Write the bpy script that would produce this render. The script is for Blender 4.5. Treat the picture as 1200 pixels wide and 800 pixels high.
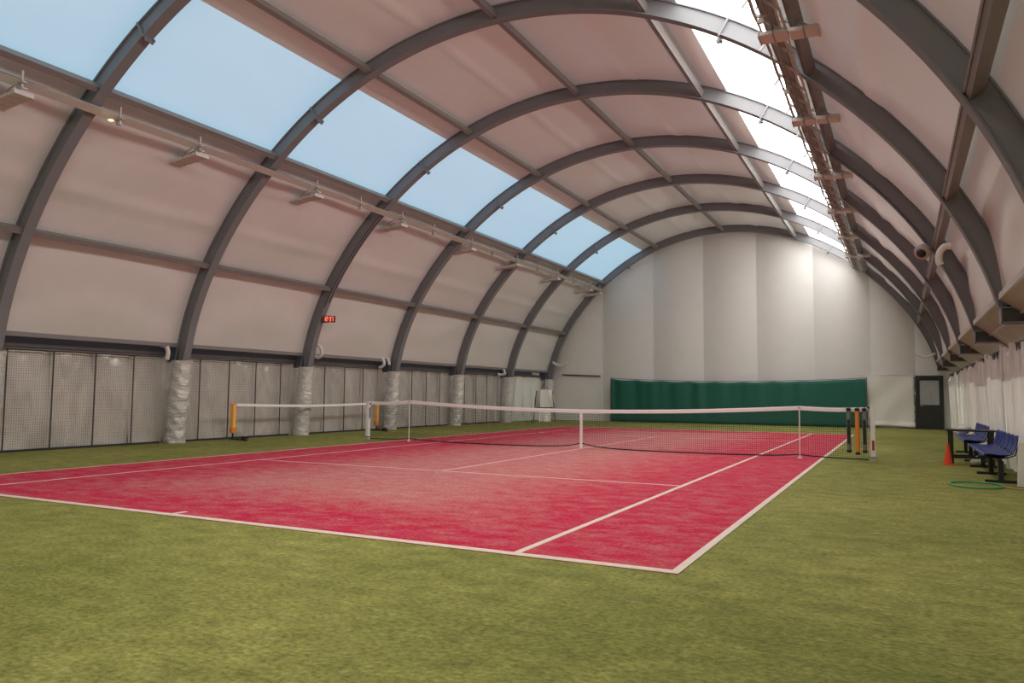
import bpy, math, random
from mathutils import Vector, Matrix

random.seed(7)
sc = bpy.context.scene
for o in list(bpy.data.objects):
    bpy.data.objects.remove(o)
COL = sc.collection
PI = math.pi

# ------------------------------------------------------------------ camera
cam_d = bpy.data.cameras.new('camera')
cam = bpy.data.objects.new('camera', cam_d)
COL.objects.link(cam)
YAW, PITCH, ROLL = 0.46897, 0.06821, 0.00913
fwd = Vector((-math.sin(YAW) * math.cos(PITCH), math.cos(YAW) * math.cos(PITCH), math.sin(PITCH)))
rgt = Vector((math.cos(YAW), math.sin(YAW), 0))
upv = rgt.cross(fwd)
r2 = rgt * math.cos(ROLL) + upv * math.sin(ROLL)
u2 = upv * math.cos(ROLL) - rgt * math.sin(ROLL)
mw = Matrix((r2, u2, -fwd)).transposed().to_4x4()
mw.translation = Vector((6.9945, -17.5926, 1.3188))
cam.matrix_world = mw
cam_d.sensor_width = 36.0
cam_d.lens = 899.816 * 36.0 / 1200.0
cam_d.clip_start = 0.05
cam_d.clip_end = 400
sc.camera = cam

# ------------------------------------------------------------------ world, exposure
wd = bpy.data.worlds.new('sky')
sc.world = wd
wd.use_nodes = True
bgn = wd.node_tree.nodes['Background']
skyn = wd.node_tree.nodes.new('ShaderNodeTexSky')
skyn.sky_type = 'NISHITA'
skyn.sun_disc = False
skyn.sun_elevation = math.radians(50)
skyn.sun_rotation = math.radians(90)
wd.node_tree.links.new(skyn.outputs[0], bgn.inputs[0])
bgn.inputs[1].default_value = 0.25
SKY_LEFT = ((0.36, 0.62, 0.80), 0.635)     # daylight coming through the skylight on the shaded side
SKY_RIGHT = ((1.0, 0.985, 0.96), 5.6)     # daylight coming through the skylight on the sunny side
sun_d = bpy.data.lights.new('sun', 'SUN')
sun_d.energy = 7.0
sun_d.angle = 0.05
sun_d.color = (1.0, 0.97, 0.93)
sun = bpy.data.objects.new('sun', sun_d)
COL.objects.link(sun)
sun.location = (30, 0, 40)
sun.rotation_euler = Vector((-0.66, 0.10, -0.74)).to_track_quat('-Z', 'Y').to_euler()
sc.view_settings.view_transform = 'Standard'
sc.view_settings.look = 'None'
sc.view_settings.gamma = 1.0
sc.view_settings.exposure = 0.22
sc.view_settings.use_curve_mapping = False
sc.cycles.use_denoising = True
sc.cycles.max_bounces = 12
sc.cycles.diffuse_bounces = 8
sc.cycles.sample_clamp_indirect = 6.0


# ------------------------------------------------------------------ materials
def new_mat(name):
    m = bpy.data.materials.new(name)
    m.use_nodes = True
    nt = m.node_tree
    b = nt.nodes['Principled BSDF']
    return m, nt, b


def simple(name, col, rough=0.6, metal=0.0, noise=0.0, nscale=8.0, bump=0.0, bscale=60.0, spec=None, coat=0.0):
    m, nt, b = new_mat(name)
    b.inputs['Base Color'].default_value = (*col, 1)
    b.inputs['Roughness'].default_value = rough
    b.inputs['Metallic'].default_value = metal
    if spec is not None:
        b.inputs['Specular IOR Level'].default_value = spec
    tc = nt.nodes.new('ShaderNodeTexCoord')
    if noise:
        n = nt.nodes.new('ShaderNodeTexNoise')
        n.inputs['Scale'].default_value = nscale
        n.inputs['Detail'].default_value = 5
        nt.links.new(tc.outputs['Object'], n.inputs['Vector'])
        mx = nt.nodes.new('ShaderNodeMix')
        mx.data_type = 'RGBA'
        mx.inputs['A'].default_value = (*[max(0, c * (1 - noise)) for c in col], 1)
        mx.inputs['B'].default_value = (*[min(1, c * (1 + noise)) for c in col], 1)
        nt.links.new(n.outputs['Fac'], mx.inputs['Factor'])
        nt.links.new(mx.outputs['Result'], b.inputs['Base Color'])
    if bump:
        n = nt.nodes.new('ShaderNodeTexNoise')
        n.inputs['Scale'].default_value = bscale
        n.inputs['Detail'].default_value = 4
        nt.links.new(tc.outputs['Object'], n.inputs['Vector'])
        bp = nt.nodes.new('ShaderNodeBump')
        bp.inputs['Strength'].default_value = bump
        bp.inputs['Distance'].default_value = 0.02
        nt.links.new(n.outputs['Fac'], bp.inputs['Height'])
        nt.links.new(bp.outputs['Normal'], b.inputs['Normal'])
    return m


def ramp(nt, src, p0, c0, p1, c1):
    r = nt.nodes.new('ShaderNodeValToRGB')
    r.color_ramp.elements[0].position = p0
    r.color_ramp.elements[0].color = (*c0, 1)
    r.color_ramp.elements[1].position = p1
    r.color_ramp.elements[1].color = (*c1, 1)
    nt.links.new(src, r.inputs[0])
    return r.outputs[0]


def noise_tex(nt, vec, scale, detail=4, stretch=None, rough=0.55):
    if stretch:
        mp = nt.nodes.new('ShaderNodeMapping')
        mp.inputs['Scale'].default_value = stretch
        nt.links.new(vec, mp.inputs['Vector'])
        vec = mp.outputs[0]
    n = nt.nodes.new('ShaderNodeTexNoise')
    n.inputs['Scale'].default_value = scale
    n.inputs['Detail'].default_value = detail
    n.inputs['Roughness'].default_value = rough
    nt.links.new(vec, n.inputs['Vector'])
    return n.outputs['Fac']


def mixc(nt, fac, a, b, mode='MIX'):
    mx = nt.nodes.new('ShaderNodeMix')
    mx.data_type = 'RGBA'
    mx.blend_type = mode
    for key, v in (('Factor', fac), ('A', a), ('B', b)):
        if isinstance(v, (int, float)):
            mx.inputs[key].default_value = v
        elif isinstance(v, tuple):
            mx.inputs[key].default_value = (*v, 1)
        else:
            nt.links.new(v, mx.inputs[key])
    return mx.outputs['Result']


def turf_material():
    m, nt, b = new_mat('green_turf')
    tc = nt.nodes.new('ShaderNodeTexCoord').outputs['Object']
    big = noise_tex(nt, tc, 0.35, 3)
    mid = noise_tex(nt, tc, 3.4, 6, (1, 1.35, 1))
    fine = noise_tex(nt, tc, 22, 6, (1, 1.35, 1), 0.75)
    worn = noise_tex(nt, tc, 4.2, 7, (1, 1.35, 1), 0.72)
    c = ramp(nt, big, 0.3, (0.212, 0.228, 0.052), 0.7, (0.325, 0.320, 0.085))
    c = mixc(nt, 0.75, c, ramp(nt, mid, 0.3, (0.62, 0.64, 0.62), 0.72, (1.28, 1.25, 1.3)), 'MULTIPLY')
    c = mixc(nt, 0.9, c, ramp(nt, fine, 0.34, (0.46, 0.49, 0.46), 0.68, (1.55, 1.52, 1.6)), 'MULTIPLY')
    c = mixc(nt, ramp(nt, worn, 0.60, (0, 0, 0), 0.80, (0.75, 0.75, 0.75)), c, (0.60, 0.56, 0.28))
    nt.links.new(c, b.inputs['Base Color'])
    b.inputs['Roughness'].default_value = 0.85
    b.inputs['Specular IOR Level'].default_value = 0.15
    bp = nt.nodes.new('ShaderNodeBump')
    bp.inputs['Strength'].default_value = 0.5
    bp.inputs['Distance'].default_value = 0.012
    nt.links.new(noise_tex(nt, tc, 140, 3), bp.inputs['Height'])
    nt.links.new(bp.outputs[0], b.inputs['Normal'])
    return m


def court_material():
    m, nt, b = new_mat('red_turf')
    tc = nt.nodes.new('ShaderNodeTexCoord').outputs['Object']
    sep = nt.nodes.new('ShaderNodeSeparateXYZ')
    nt.links.new(tc, sep.inputs[0])

    def mth(op, a, bb=None):
        n = nt.nodes.new('ShaderNodeMath')
        n.operation = op
        for i, v in enumerate((a, bb)):
            if v is None:
                continue
            if isinstance(v, (int, float)):
                n.inputs[i].default_value = v
            else:
                nt.links.new(v, n.inputs[i])
        return n.outputs[0]
    ax = mth('ABSOLUTE', sep.outputs[0])
    ay = mth('ABSOLUTE', sep.outputs[1])
    # worn, sanded middle of the court fading towards the tramlines and the baselines
    big = noise_tex(nt, tc, 0.7, 7, None, 0.65)
    wx = mth('SUBTRACT', 4.3, mth('ADD', ax, mth('MULTIPLY', big, 1.6)))
    wy = mth('SUBTRACT', 11.9, mth('ADD', ay, mth('MULTIPLY', big, 2.0)))
    w = mth('MINIMUM', mth('MULTIPLY', wx, 0.45), mth('MULTIPLY', wy, 0.6))
    wn = nt.nodes.new('ShaderNodeClamp')
    nt.links.new(w, wn.inputs[0])
    streak = noise_tex(nt, tc, 3.0, 7, (1, 1.35, 1), 0.68)
    fine = noise_tex(nt, tc, 24, 5, (1, 1.35, 1), 0.7)
    wf = mth('ADD', mth('ADD', 0.10, mth('MULTIPLY', wn.outputs[0], 0.62)), mth('MULTIPLY', mth('SUBTRACT', streak, 0.47), 1.9))
    wc = nt.nodes.new('ShaderNodeClamp')
    nt.links.new(wf, wc.inputs[0])
    c = mixc(nt, wc.outputs[0], (0.58, 0.021, 0.068), (0.60, 0.262, 0.232))
    c = mixc(nt, 0.85, c, ramp(nt, fine, 0.32, (0.66, 0.62, 0.62), 0.70, (1.28, 1.35, 1.35)), 'MULTIPLY')
    nt.links.new(c, b.inputs['Base Color'])
    b.inputs['Roughness'].default_value = 0.85
    b.inputs['Specular IOR Level'].default_value = 0.15
    bp = nt.nodes.new('ShaderNodeBump')
    bp.inputs['Strength'].default_value = 0.45
    bp.inputs['Distance'].default_value = 0.012
    nt.links.new(noise_tex(nt, tc, 140, 3), bp.inputs['Height'])
    nt.links.new(bp.outputs[0], b.inputs['Normal'])
    return m


def skylight_material(name, spec):
    m, nt, b = new_mat(name)
    b.inputs['Base Color'].default_value = (0.42, 0.45, 0.48, 1)
    b.inputs['Roughness'].default_value = 0.5
    b.inputs['Emission Color'].default_value = (*spec[0], 1)
    b.inputs['Emission Strength'].default_value = spec[1]
    return m


def foil_material(name, col, rough, scale, strength, stretch, metal=0.0):
    m, nt, b = new_mat(name)
    tc = nt.nodes.new('ShaderNodeTexCoord').outputs['Object']
    mp = nt.nodes.new('ShaderNodeMapping')
    mp.inputs['Scale'].default_value = stretch
    nt.links.new(tc, mp.inputs['Vector'])
    n = nt.nodes.new('ShaderNodeTexNoise')
    n.inputs['Scale'].default_value = scale
    n.inputs['Detail'].default_value = 6
    n.inputs['Distortion'].default_value = 1.2
    nt.links.new(mp.outputs[0], n.inputs['Vector'])
    bp = nt.nodes.new('ShaderNodeBump')
    bp.inputs['Strength'].default_value = strength
    bp.inputs['Distance'].default_value = 0.05
    nt.links.new(n.outputs['Fac'], bp.inputs['Height'])
    nt.links.new(bp.outputs[0], b.inputs['Normal'])
    c = ramp(nt, n.outputs['Fac'], 0.35, tuple(x * 0.88 for x in col), 0.65, tuple(min(1, x * 1.1) for x in col))
    nt.links.new(c, b.inputs['Base Color'])
    b.inputs['Roughness'].default_value = rough
    b.inputs['Metallic'].default_value = metal
    return m


def membrane_material(name, col, through, rough):
    m = simple(name, col, rough, noise=0.04, nscale=3, bump=0.12, bscale=5)
    nt = m.node_tree
    b = nt.nodes['Principled BSDF']
    b.inputs['Specular IOR Level'].default_value = 0.75
    out = nt.nodes['Material Output']
    tr = nt.nodes.new('ShaderNodeBsdfTranslucent')
    tr.inputs['Color'].default_value = (*through, 1)
    ad = nt.nodes.new('ShaderNodeAddShader')
    nt.links.new(b.outputs[0], ad.inputs[0])
    nt.links.new(tr.outputs[0], ad.inputs[1])
    nt.links.new(ad.outputs[0], out.inputs['Surface'])
    return m


M = {}
M['turf'] = turf_material()
M['court'] = court_material()
M['line_cream'] = simple('cream_line', (0.78, 0.66, 0.56), 0.8, noise=0.12, nscale=14)
M['line_pink'] = simple('worn_pink_line', (0.78, 0.48, 0.47), 0.8, noise=0.12, nscale=14)
M['membrane'] = membrane_material('grey_membrane', (0.69, 0.65, 0.605), (0.022, 0.0205, 0.019), 0.30)
M['backwall'] = simple('white_membrane', (0.74, 0.72, 0.69), 0.7, noise=0.04, nscale=2, bump=0.05, bscale=6)
M['sky_l'] = skylight_material('skylight_shaded_side', SKY_LEFT)
M['sky_r'] = skylight_material('skylight_sunny_side', SKY_RIGHT)
M['steel'] = simple('grey_painted_steel', (0.20, 0.20, 0.21), 0.5, noise=0.08, nscale=3)
M['steel_dark'] = simple('dark_painted_steel', (0.075, 0.068, 0.064), 0.55, noise=0.1, nscale=3)
M['purlin'] = simple('brown_grey_purlin', (0.215, 0.19, 0.18), 0.45, noise=0.08, nscale=4)
M['galv'] = simple('galvanised_steel', (0.50, 0.46, 0.41), 0.4, metal=0.15, noise=0.12, nscale=6)
M['tray_brown'] = simple('dusty_brown_tray', (0.27, 0.225, 0.19), 0.5, noise=0.45, nscale=9, bump=0.4, bscale=22)
M['lamp_white'] = simple('white_lamp_housing', (0.62, 0.56, 0.53), 0.4)
M['lamp_glass'] = simple('lamp_cover_glass', (0.58, 0.50, 0.47), 0.15)
M['black'] = simple('black_plastic', (0.012, 0.012, 0.013), 0.45)
M['black_metal'] = simple('black_metal', (0.010, 0.010, 0.011), 0.4)
M['net'] = simple('black_net_twine', (0.018, 0.018, 0.018), 0.8)
M['fence_net'] = simple('dark_fence_twine', (0.03, 0.03, 0.028), 0.8)
M['tape'] = simple('white_net_tape', (0.92, 0.91, 0.89), 0.6, noise=0.03, nscale=10)
M['white_paint'] = simple('white_paint', (0.86, 0.84, 0.82), 0.35)
M['foil'] = foil_material('grey_foil_sheet', (0.70, 0.65, 0.58), 0.2, 1.4, 0.7, (1, 1.6, 0.7), 0.1)
M['foil_wrap'] = foil_material('silver_foil_wrap', (0.66, 0.64, 0.59), 0.28, 6.0, 0.7, (1, 1, 2.4), 0.25)
M['plastic'] = foil_material('milky_plastic_sheet', (0.66, 0.64, 0.61), 0.26, 2.2, 0.35, (1, 2.2, 0.35))
M['plastic_dull'] = foil_material('dull_plastic_band', (0.64, 0.59, 0.56), 0.35, 3.0, 0.6, (1, 2.0, 0.6))
M['green'] = simple('green_curtain_fabric', (0.007, 0.115, 0.080), 0.65, noise=0.15, nscale=3)
M['tarp'] = simple('white_tarpaulin', (0.84, 0.82, 0.76), 0.5, noise=0.05, nscale=4, bump=0.3, bscale=4)
M['door'] = simple('dark_green_door', (0.022, 0.026, 0.022), 0.4)
M['pane'] = simple('grey_reflecting_pane', (0.42, 0.43, 0.44), 0.15, noise=0.2, nscale=5)
M['orange'] = simple('orange_plastic', (0.82, 0.26, 0.03), 0.45)
M['orange_pale'] = simple('pale_yellow_print', (0.95, 0.62, 0.22), 0.5)
M['cone'] = simple('red_orange_cone_plastic', (0.85, 0.075, 0.018), 0.45)
M['blue'] = simple('blue_seat_plastic', (0.008, 0.030, 0.24), 0.42)
M['tube_clear'] = simple('grey_clear_tube', (0.17, 0.18, 0.17), 0.2, noise=0.3, nscale=20)
M['red'] = simple('red_sticker', (0.45, 0.02, 0.03), 0.5)
M['hoop'] = simple('green_hoop_plastic', (0.10, 0.36, 0.13), 0.35)
M['tan'] = simple('tan_cord', (0.50, 0.34, 0.20), 0.7)
M['clear_wall'] = membrane_material('translucent_wall_sheet', (0.55, 0.53, 0.50), (0.25, 0.243, 0.23), 0.3)
for nm_, c_ in (('plastic', (0.22, 0.213, 0.2)), ('plastic_dull', (0.05, 0.045, 0.042))):
    nt_ = M[nm_].node_tree
    tr_n = nt_.nodes.new('ShaderNodeBsdfTranslucent')
    tr_n.inputs['Color'].default_value = (*c_, 1)
    ad_n = nt_.nodes.new('ShaderNodeAddShader')
    nt_.links.new(nt_.nodes['Principled BSDF'].outputs[0], ad_n.inputs[0])
    nt_.links.new(tr_n.outputs[0], ad_n.inputs[1])
    nt_.links.new(ad_n.outputs[0], nt_.nodes['Material Output'].inputs['Surface'])
M['white_cloth'] = simple('white_cloth', (0.86, 0.84, 0.78), 0.75, bump=0.3, bscale=9)
M['white_tube'] = simple('white_air_hose', (0.72, 0.66, 0.61), 0.5, bump=0.3, bscale=30)
M['soffit'] = simple('brownish_soffit', (0.40, 0.355, 0.32), 0.5, noise=0.25, nscale=3)
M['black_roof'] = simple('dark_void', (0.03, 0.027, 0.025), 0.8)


def emit(name, col, s):
    m, nt, b = new_mat(name)
    b.inputs['Base Color'].default_value = (*col, 1)
    b.inputs['Emission Color'].default_value = (*col, 1)
    b.inputs['Emission Strength'].default_value = s
    return m


M['led'] = emit('red_led_segments', (1.0, 0.16, 0.10), 2.0)
M['led_back'] = simple('dark_red_display_face', (0.20, 0.004, 0.006), 0.25)
M['lampglow'] = emit('small_lamp_glow', (0.9, 0.95, 0.55), 0.7)


# ------------------------------------------------------------------ mesh builder
class MB:
    def __init__(s):
        s.v, s.f, s.smooth = [], [], False

    def add(s, vs, fs):
        n = len(s.v)
        s.v += [tuple(v) for v in vs]
        s.f += [tuple(i + n for i in f) for f in fs]

    def box(s, c, d, rot=None):
        hx, hy, hz = d[0] / 2, d[1] / 2, d[2] / 2
        vs = [Vector((x, y, z)) for x in (-hx, hx) for y in (-hy, hy) for z in (-hz, hz)]
        if rot is not None:
            vs = [rot @ v for v in vs]
        c = Vector(c)
        s.add([v + c for v in vs], [(0, 1, 3, 2), (4, 6, 7, 5), (0, 4, 5, 1), (2, 3, 7, 6), (0, 2, 6, 4), (1, 5, 7, 3)])
        return s

    def bar(s, a, b, w, h, up=(0, 0, 1)):
        a, b = Vector(a), Vector(b)
        d = (b - a)
        z = d.normalized()
        x = Vector(up).cross(z)
        if x.length < 1e-4:
            x = Vector((1, 0, 0)).cross(z)
        x.normalize()
        y = z.cross(x)
        vs = []
        for p in (a, b):
            for sx, sy in ((-1, -1), (1, -1), (1, 1), (-1, 1)):
                vs.append(p + x * sx * w / 2 + y * sy * h / 2)
        s.add(vs, [(3, 2, 1, 0), (4, 5, 6, 7), (0, 1, 5, 4), (1, 2, 6, 5), (2, 3, 7, 6), (3, 0, 4, 7)])
        return s

    def tube(s, pts, r, n=8, cap=True, closed=False):
        pts = [Vector(p) for p in pts]
        k = len(pts)
        rr = r if isinstance(r, (list, tuple)) else [r] * k
        vs, fs = [], []
        prev = None
        for i, p in enumerate(pts):
            if closed:
                t = pts[(i + 1) % k] - pts[i - 1]
            else:
                t = pts[min(i + 1, k - 1)] - pts[max(i - 1, 0)]
            t.normalize()
            if prev is None:
                a = Vector((0, 0, 1)) if abs(t.z) < 0.9 else Vector((1, 0, 0))
                x = t.cross(a).normalized()
            else:
                x = (prev - t * prev.dot(t)).normalized()
            prev = x
            y = t.cross(x)
            for j in range(n):
                a = 2 * PI * j / n
                vs.append(p + (x * math.cos(a) + y * math.sin(a)) * rr[i])
        m = k if closed else k - 1
        for i in range(m):
            i2 = (i + 1) % k
            for j in range(n):
                j2 = (j + 1) % n
                fs.append((i * n + j, i * n + j2, i2 * n + j2, i2 * n + j))
        if cap and not closed:
            fs.append(tuple(range(n - 1, -1, -1)))
            fs.append(tuple((k - 1) * n + j for j in range(n)))
        s.add(vs, fs)
        return s

    def strand(s, pts, r):
        return s.tube(pts, r, 3, cap=False)

    def grid(s, fn, nu, nv, thick=0.0):
        vs = [fn(i / nu, j / nv) for i in range(nu + 1) for j in range(nv + 1)]
        fs = [(i * (nv + 1) + j, (i + 1) * (nv + 1) + j, (i + 1) * (nv + 1) + j + 1, i * (nv + 1) + j + 1)
              for i in range(nu) for j in range(nv)]
        s.add(vs, fs)
        return s

    def sweep(s, sect, path):
        """sect: closed list of (a, b); path: list of functions/frames (origin, A axis, B axis)"""
        n = len(sect)
        vs, fs = [], []
        for o, A, B in path:
            for a, b in sect:
                vs.append(o + A * a + B * b)
        for i in range(len(path) - 1):
            for j in range(n):
                j2 = (j + 1) % n
                fs.append((i * n + j, i * n + j2, (i + 1) * n + j2, (i + 1) * n + j))
        fs.append(tuple(range(n - 1, -1, -1)))
        fs.append(tuple((len(path) - 1) * n + j for j in range(n)))
        s.add(vs, fs)
        return s

    def build(s, name, mat, parent=None, smooth=False, bevel=0.0, solid=0.0, off=None):
        o0 = Vector((0, 0, 0)) if parent is None else wloc(parent)
        if off is not None:
            o0 = Vector(off)
        me = bpy.data.meshes.new(name)
        me.from_pydata([tuple(Vector(v) - o0) for v in s.v], [], s.f)
        me.materials.append(M[mat] if isinstance(mat, str) else mat)
        if smooth:
            me.polygons.foreach_set('use_smooth', [True] * len(me.polygons))
        me.update()
        o = bpy.data.objects.new(name, me)
        COL.objects.link(o)
        if parent is not None:
            o.parent = parent
        elif off is not None:
            o.location = o0
        if bevel:
            bv = o.modifiers.new('bevel', 'BEVEL')
            bv.width = bevel
            bv.segments = 2
        if solid:
            sm = o.modifiers.new('solid', 'SOLIDIFY')
            sm.thickness = solid
            sm.offset = 0
        return o


def wloc(o):
    v = Vector((0, 0, 0))
    while o is not None:
        v += o.location
        o = o.parent
    return v


def tag(o, label=None, cat=None, group=None, kind=None):
    if label:
        o['label'] = label
    if cat:
        o['category'] = cat
    if group:
        o['group'] = group
    if kind:
        o['kind'] = kind
    return o


def thing(name, loc, label=None, cat=None, group=None, kind=None):
    o = bpy.data.objects.new(name, None)
    o.empty_display_size = 0.1
    COL.objects.link(o)
    o.location = loc
    return tag(o, label, cat, group, kind)


def copy_tree(o, loc=None, parent=None):
    c = o.copy()
    COL.objects.link(c)
    if parent is not None:
        c.parent = parent
    if loc is not None:
        c.location = loc
    for ch in list(o.children):
        copy_tree(ch, None, c)
    return c


# ------------------------------------------------------------------ hall profile
XC, ZC = -0.3736, 2.0
CO = [7.9992, -0.4325, -0.7022, 0.1236, 0.1368, -0.0694]


def rad(t):
    return sum(c * math.cos(i * t) for i, c in enumerate(CO))


def prof(deg, off=0.0):
    t = math.radians(deg)
    r = rad(t) + off
    return XC + r * math.sin(t), ZC + r * math.cos(t)


def pv(deg, y, off=0.0):
    x, z = prof(deg, off)
    return Vector((x, y, z))


def nrm(deg):
    t = math.radians(deg)
    a, b = pv(deg - .5, 0), pv(deg + .5, 0)
    d = (b - a).normalized()
    return Vector((-d.z, 0, d.x)).normalized()      # outward (for increasing angle d points +x at the crown)


def outn(deg):
    n = nrm(deg)
    t = math.radians(deg)
    if n.dot(Vector((math.sin(t), 0, math.cos(t)))) < 0:
        n = -n
    return n


Y1, DY = -8.5153, 4.5963
AY = {k: Y1 + DY * (k - 1) for k in range(-1, 8)}
YB = 19.42          # end wall behind the net
YF = -18.9          # end wall behind the camera
BAYS = [(YF, AY[0])] + [(AY[k], AY[k + 1]) for k in range(0, 7)]

# ------------------------------------------------------------------ floor and court
mb = MB()
mb.box((0, (YB + YF) / 2, -0.05), (22, YB - YF + 1.0, 0.10))
floor = mb.build('floor', 'turf')
tag(floor, 'green artificial turf floor with sandy worn streaks', None, kind='structure')
mb = MB()
mb.box((0, 0, 0.002), (10.97, 23.77, 0.006))
court = mb.build('court_surface', 'court', floor)
tag(court, 'red artificial turf tennis court, paler and worn in the middle')


def line(x0, x1, y0, y1, mat):
    MB().box(((x0 + x1) / 2, (y0 + y1) / 2, 0.0065), (x1 - x0, y1 - y0, 0.004)).build('court_line', mat, court)


line(-5.485, 5.425, -11.885, -11.785, 'line_cream')
line(5.425, 5.495, -11.885, 11.885, 'line_cream')
line(4.085, 4.15, -11.785, 11.785, 'line_cream')
line(-5.485, -5.435, -11.785, 11.785, 'line_pink')
line(-4.14, -4.09, -11.785, 11.785, 'line_pink')
line(-5.435, 5.425, 11.8, 11.885, 'line_pink')
line(-4.09, 4.085, -6.43, -6.37, 'line_pink')
line(-4.09, 4.085, 6.37, 6.43, 'line_pink')
line(-0.03, 0.03, -6.37, 6.37, 'line_pink')
line(-0.03, 0.03, -11.785, -11.62, 'line_cream')
line(-0.03, 0.03, 11.65, 11.8, 'line_pink')

# ------------------------------------------------------------------ roof membrane
ceiling = thing('ceiling', (0, 0, 0), 'arched grey membrane roof stretched over the steel arches', None, None, 'structure')
win_l = thing('window_1', (0, 0, 0), 'long translucent blue skylight strip in the left roof slope', None, None, 'structure')
win_r = thing('window_2', (0, 0, 0), 'long translucent white skylight strip in the right roof slope', None, None, 'structure')
MOFF = 0.335


def panel(name, mat, parent, a0, a1, y0, y1, bulge, seed, wr=0.010, nu=26, nv=30, seam=None):
    rnd = random.Random(seed)
    ph = [rnd.uniform(0, 6.28) for _ in range(8)]
    fq = [rnd.uniform(5, 8), rnd.uniform(10, 15), rnd.uniform(2, 4)]
    b2 = bulge * rnd.uniform(0.8, 1.2)
    arc = abs(a1 - a0) / 25.0

    def fn(u, v):
        a = a0 + (a1 - a0) * u
        y = y0 + (y1 - y0) * v
        bl = b2 * math.sin(PI * u) ** 0.8 * math.sin(PI * v) ** 0.7 if 0 < u < 1 and 0 < v < 1 else 0.0
        ed = min(v, 1 - v)
        near = math.exp(-ed / 0.11)
        env = min(1, max(0.0, ed - 0.025) / 0.07) * math.sin(PI * u) ** 0.5 if 0 < u < 1 else 0
        w = near * env * wr * 3.2 * (math.sin(fq[0] * arc * PI * u + ph[0] + 3 * ed) + 0.6 * math.sin(fq[1] * arc * PI * u + ph[1] - 6 * ed))
        w += env * wr * 2.0 * math.sin(fq[2] * PI * u + ph[2] + 1.3 * math.sin(2 * PI * v + ph[3]))
        if seam is not None:
            w += 0.05 * math.exp(-((u - seam) / 0.03) ** 2) * min(1, ed / 0.08)
        mo = MOFF - (0.24 * max(0.0, (a - 78) / 6.8))
        return pv(a, y, mo - bl - w)
    m = MB()
    m.grid(fn, nu, nv)
    o = m.build(name, mat, parent, smooth=True)
    return o


SEG = [(-87.2, -73.2, .12, .05, None), (-73.2, -50.2, .14, .009, 0.30), (-31.5, -26, .05, .004, None), (-26, 0, .15, .010, 0.5),
       (0, 26, .15, .010, 0.45), (26, 30.2, .05, .004, None), (45.9, 73.2, .15, .012, 0.5), (73.2, 84.8, .10, .010, None)]
sd = 0
for bi, (ya, yb) in enumerate(BAYS):
    for (a0, a1, bl, wr, seam) in SEG:
        sd += 1
        n = max(4, int(abs(a1 - a0)))
        wr_ = 0.008 if a0 < -80 else wr
        panel('membrane_panel', 'membrane', ceiling, a0, a1, ya, yb, bl, sd, wr_, nu=max(6, n + 2), nv=28, seam=seam)
    panel('skylight_panel', 'sky_l', win_l, -50.2, -31.5, ya, yb, .12, sd + 500, .004, nu=16, nv=16)
    panel('skylight_panel', 'sky_r', win_r, 30.2, 45.9, ya, yb, .12, sd + 900, .004, nu=16, nv=16)
# the last strip of roof between the last arch and the end wall
for (a0, a1, bl, wr, seam) in SEG:
    m = MB()
    m.grid(lambda u, v: pv(a0 + (a1 - a0) * u, AY[7] + (YB + .2 - AY[7]) * v, MOFF), 12, 1)
    m.build('membrane_panel', 'membrane', ceiling, smooth=True)
for w_, mt, a0, a1 in ((win_l, 'sky_l', -50.2, -31.5), (win_r, 'sky_r', 30.2, 45.9)):
    m = MB()
    m.grid(lambda u, v: pv(a0 + (a1 - a0) * u, AY[7] + (YB + .2 - AY[7]) * v, MOFF), 12, 1)
    m.build('skylight_panel', mt, w_, smooth=True)


# ------------------------------------------------------------------ side walls
wall_left = thing('wall_left', (0, 0, 0), 'low left wall of grey foil sheets below the roof membrane', None, None, 'structure')
XL = -9.88
k = 0
yy = YF
while yy < YB - 0.2:
    y0, y1 = yy, min(yy + 1.0 if yy > YF else -18.0, YB)
    rnd = random.Random(300 + k)
    p1, p2, p3 = rnd.uniform(0, 6), rnd.uniform(0, 6), rnd.uniform(0.6, 1.4)

    def fn(u, v, y0=y0, y1=y1, p1=p1, p2=p2, p3=p3):
        y = y0 - 0.01 + (y1 - y0 + 0.02) * u
        z = 2.24 * v
        top = math.exp(-(1 - v) / 0.16)
        bot = math.exp(-v / 0.10)
        x = XL + 0.045 * math.sin(PI * u) + 0.022 * p3 * top * math.sin(7 * u + 24 * v + p1) * math.sin(PI * u) \
            + 0.012 * p3 * top * math.sin(15 * u - 37 * v + p2) * math.sin(PI * u) \
            + 0.03 * bot * math.sin(4 * u + 14 * v + p2) + 0.012 * math.sin(3 * u + 4 * v + p1)
        return (x, y, z)
    MB().grid(fn, 16, 44).build('foil_sheet' if y1 < 14.6 else 'white_sheet', 'foil' if y1 < 14.6 else 'tarp', wall_left, smooth=True)
    yy = y1
    k += 1
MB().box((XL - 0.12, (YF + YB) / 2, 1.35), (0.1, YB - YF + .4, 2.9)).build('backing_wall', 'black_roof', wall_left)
MB().box((-9.75, (YF + YB) / 2, 2.40), (0.06, YB - YF, 0.34)).build('fascia_and_shade_strip', 'steel_dark', wall_left)
MB().box((-9.82, (YF + YB) / 2, 2.215), (0.10, YB - YF, 0.05)).build('top_rail', 'purlin', wall_left)
wall_right = thing('wall_right', (0, 0, 0), 'low right wall behind the hanging plastic curtain', None, None, 'structure')
MB().grid(lambda u, v: (9.45, YF - .2 + (YB - YF + .4) * u, -.05 + 2.8 * v), 2, 2).build('backing_wall', 'clear_wall', wall_right)
MB().box((9.03, (YF + YB) / 2, 2.37), (0.06, YB - YF - .4, 0.42)).build('fascia_and_shade_strip', 'steel_dark', wall_right)  # added strip, its dark colour stands for the shade above the curtain
MB().box((9.05, (YF + YB) / 2, 2.60), (0.9, YB - YF + .4, 0.05)).build('eave_soffit', 'soffit', wall_right)

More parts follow.
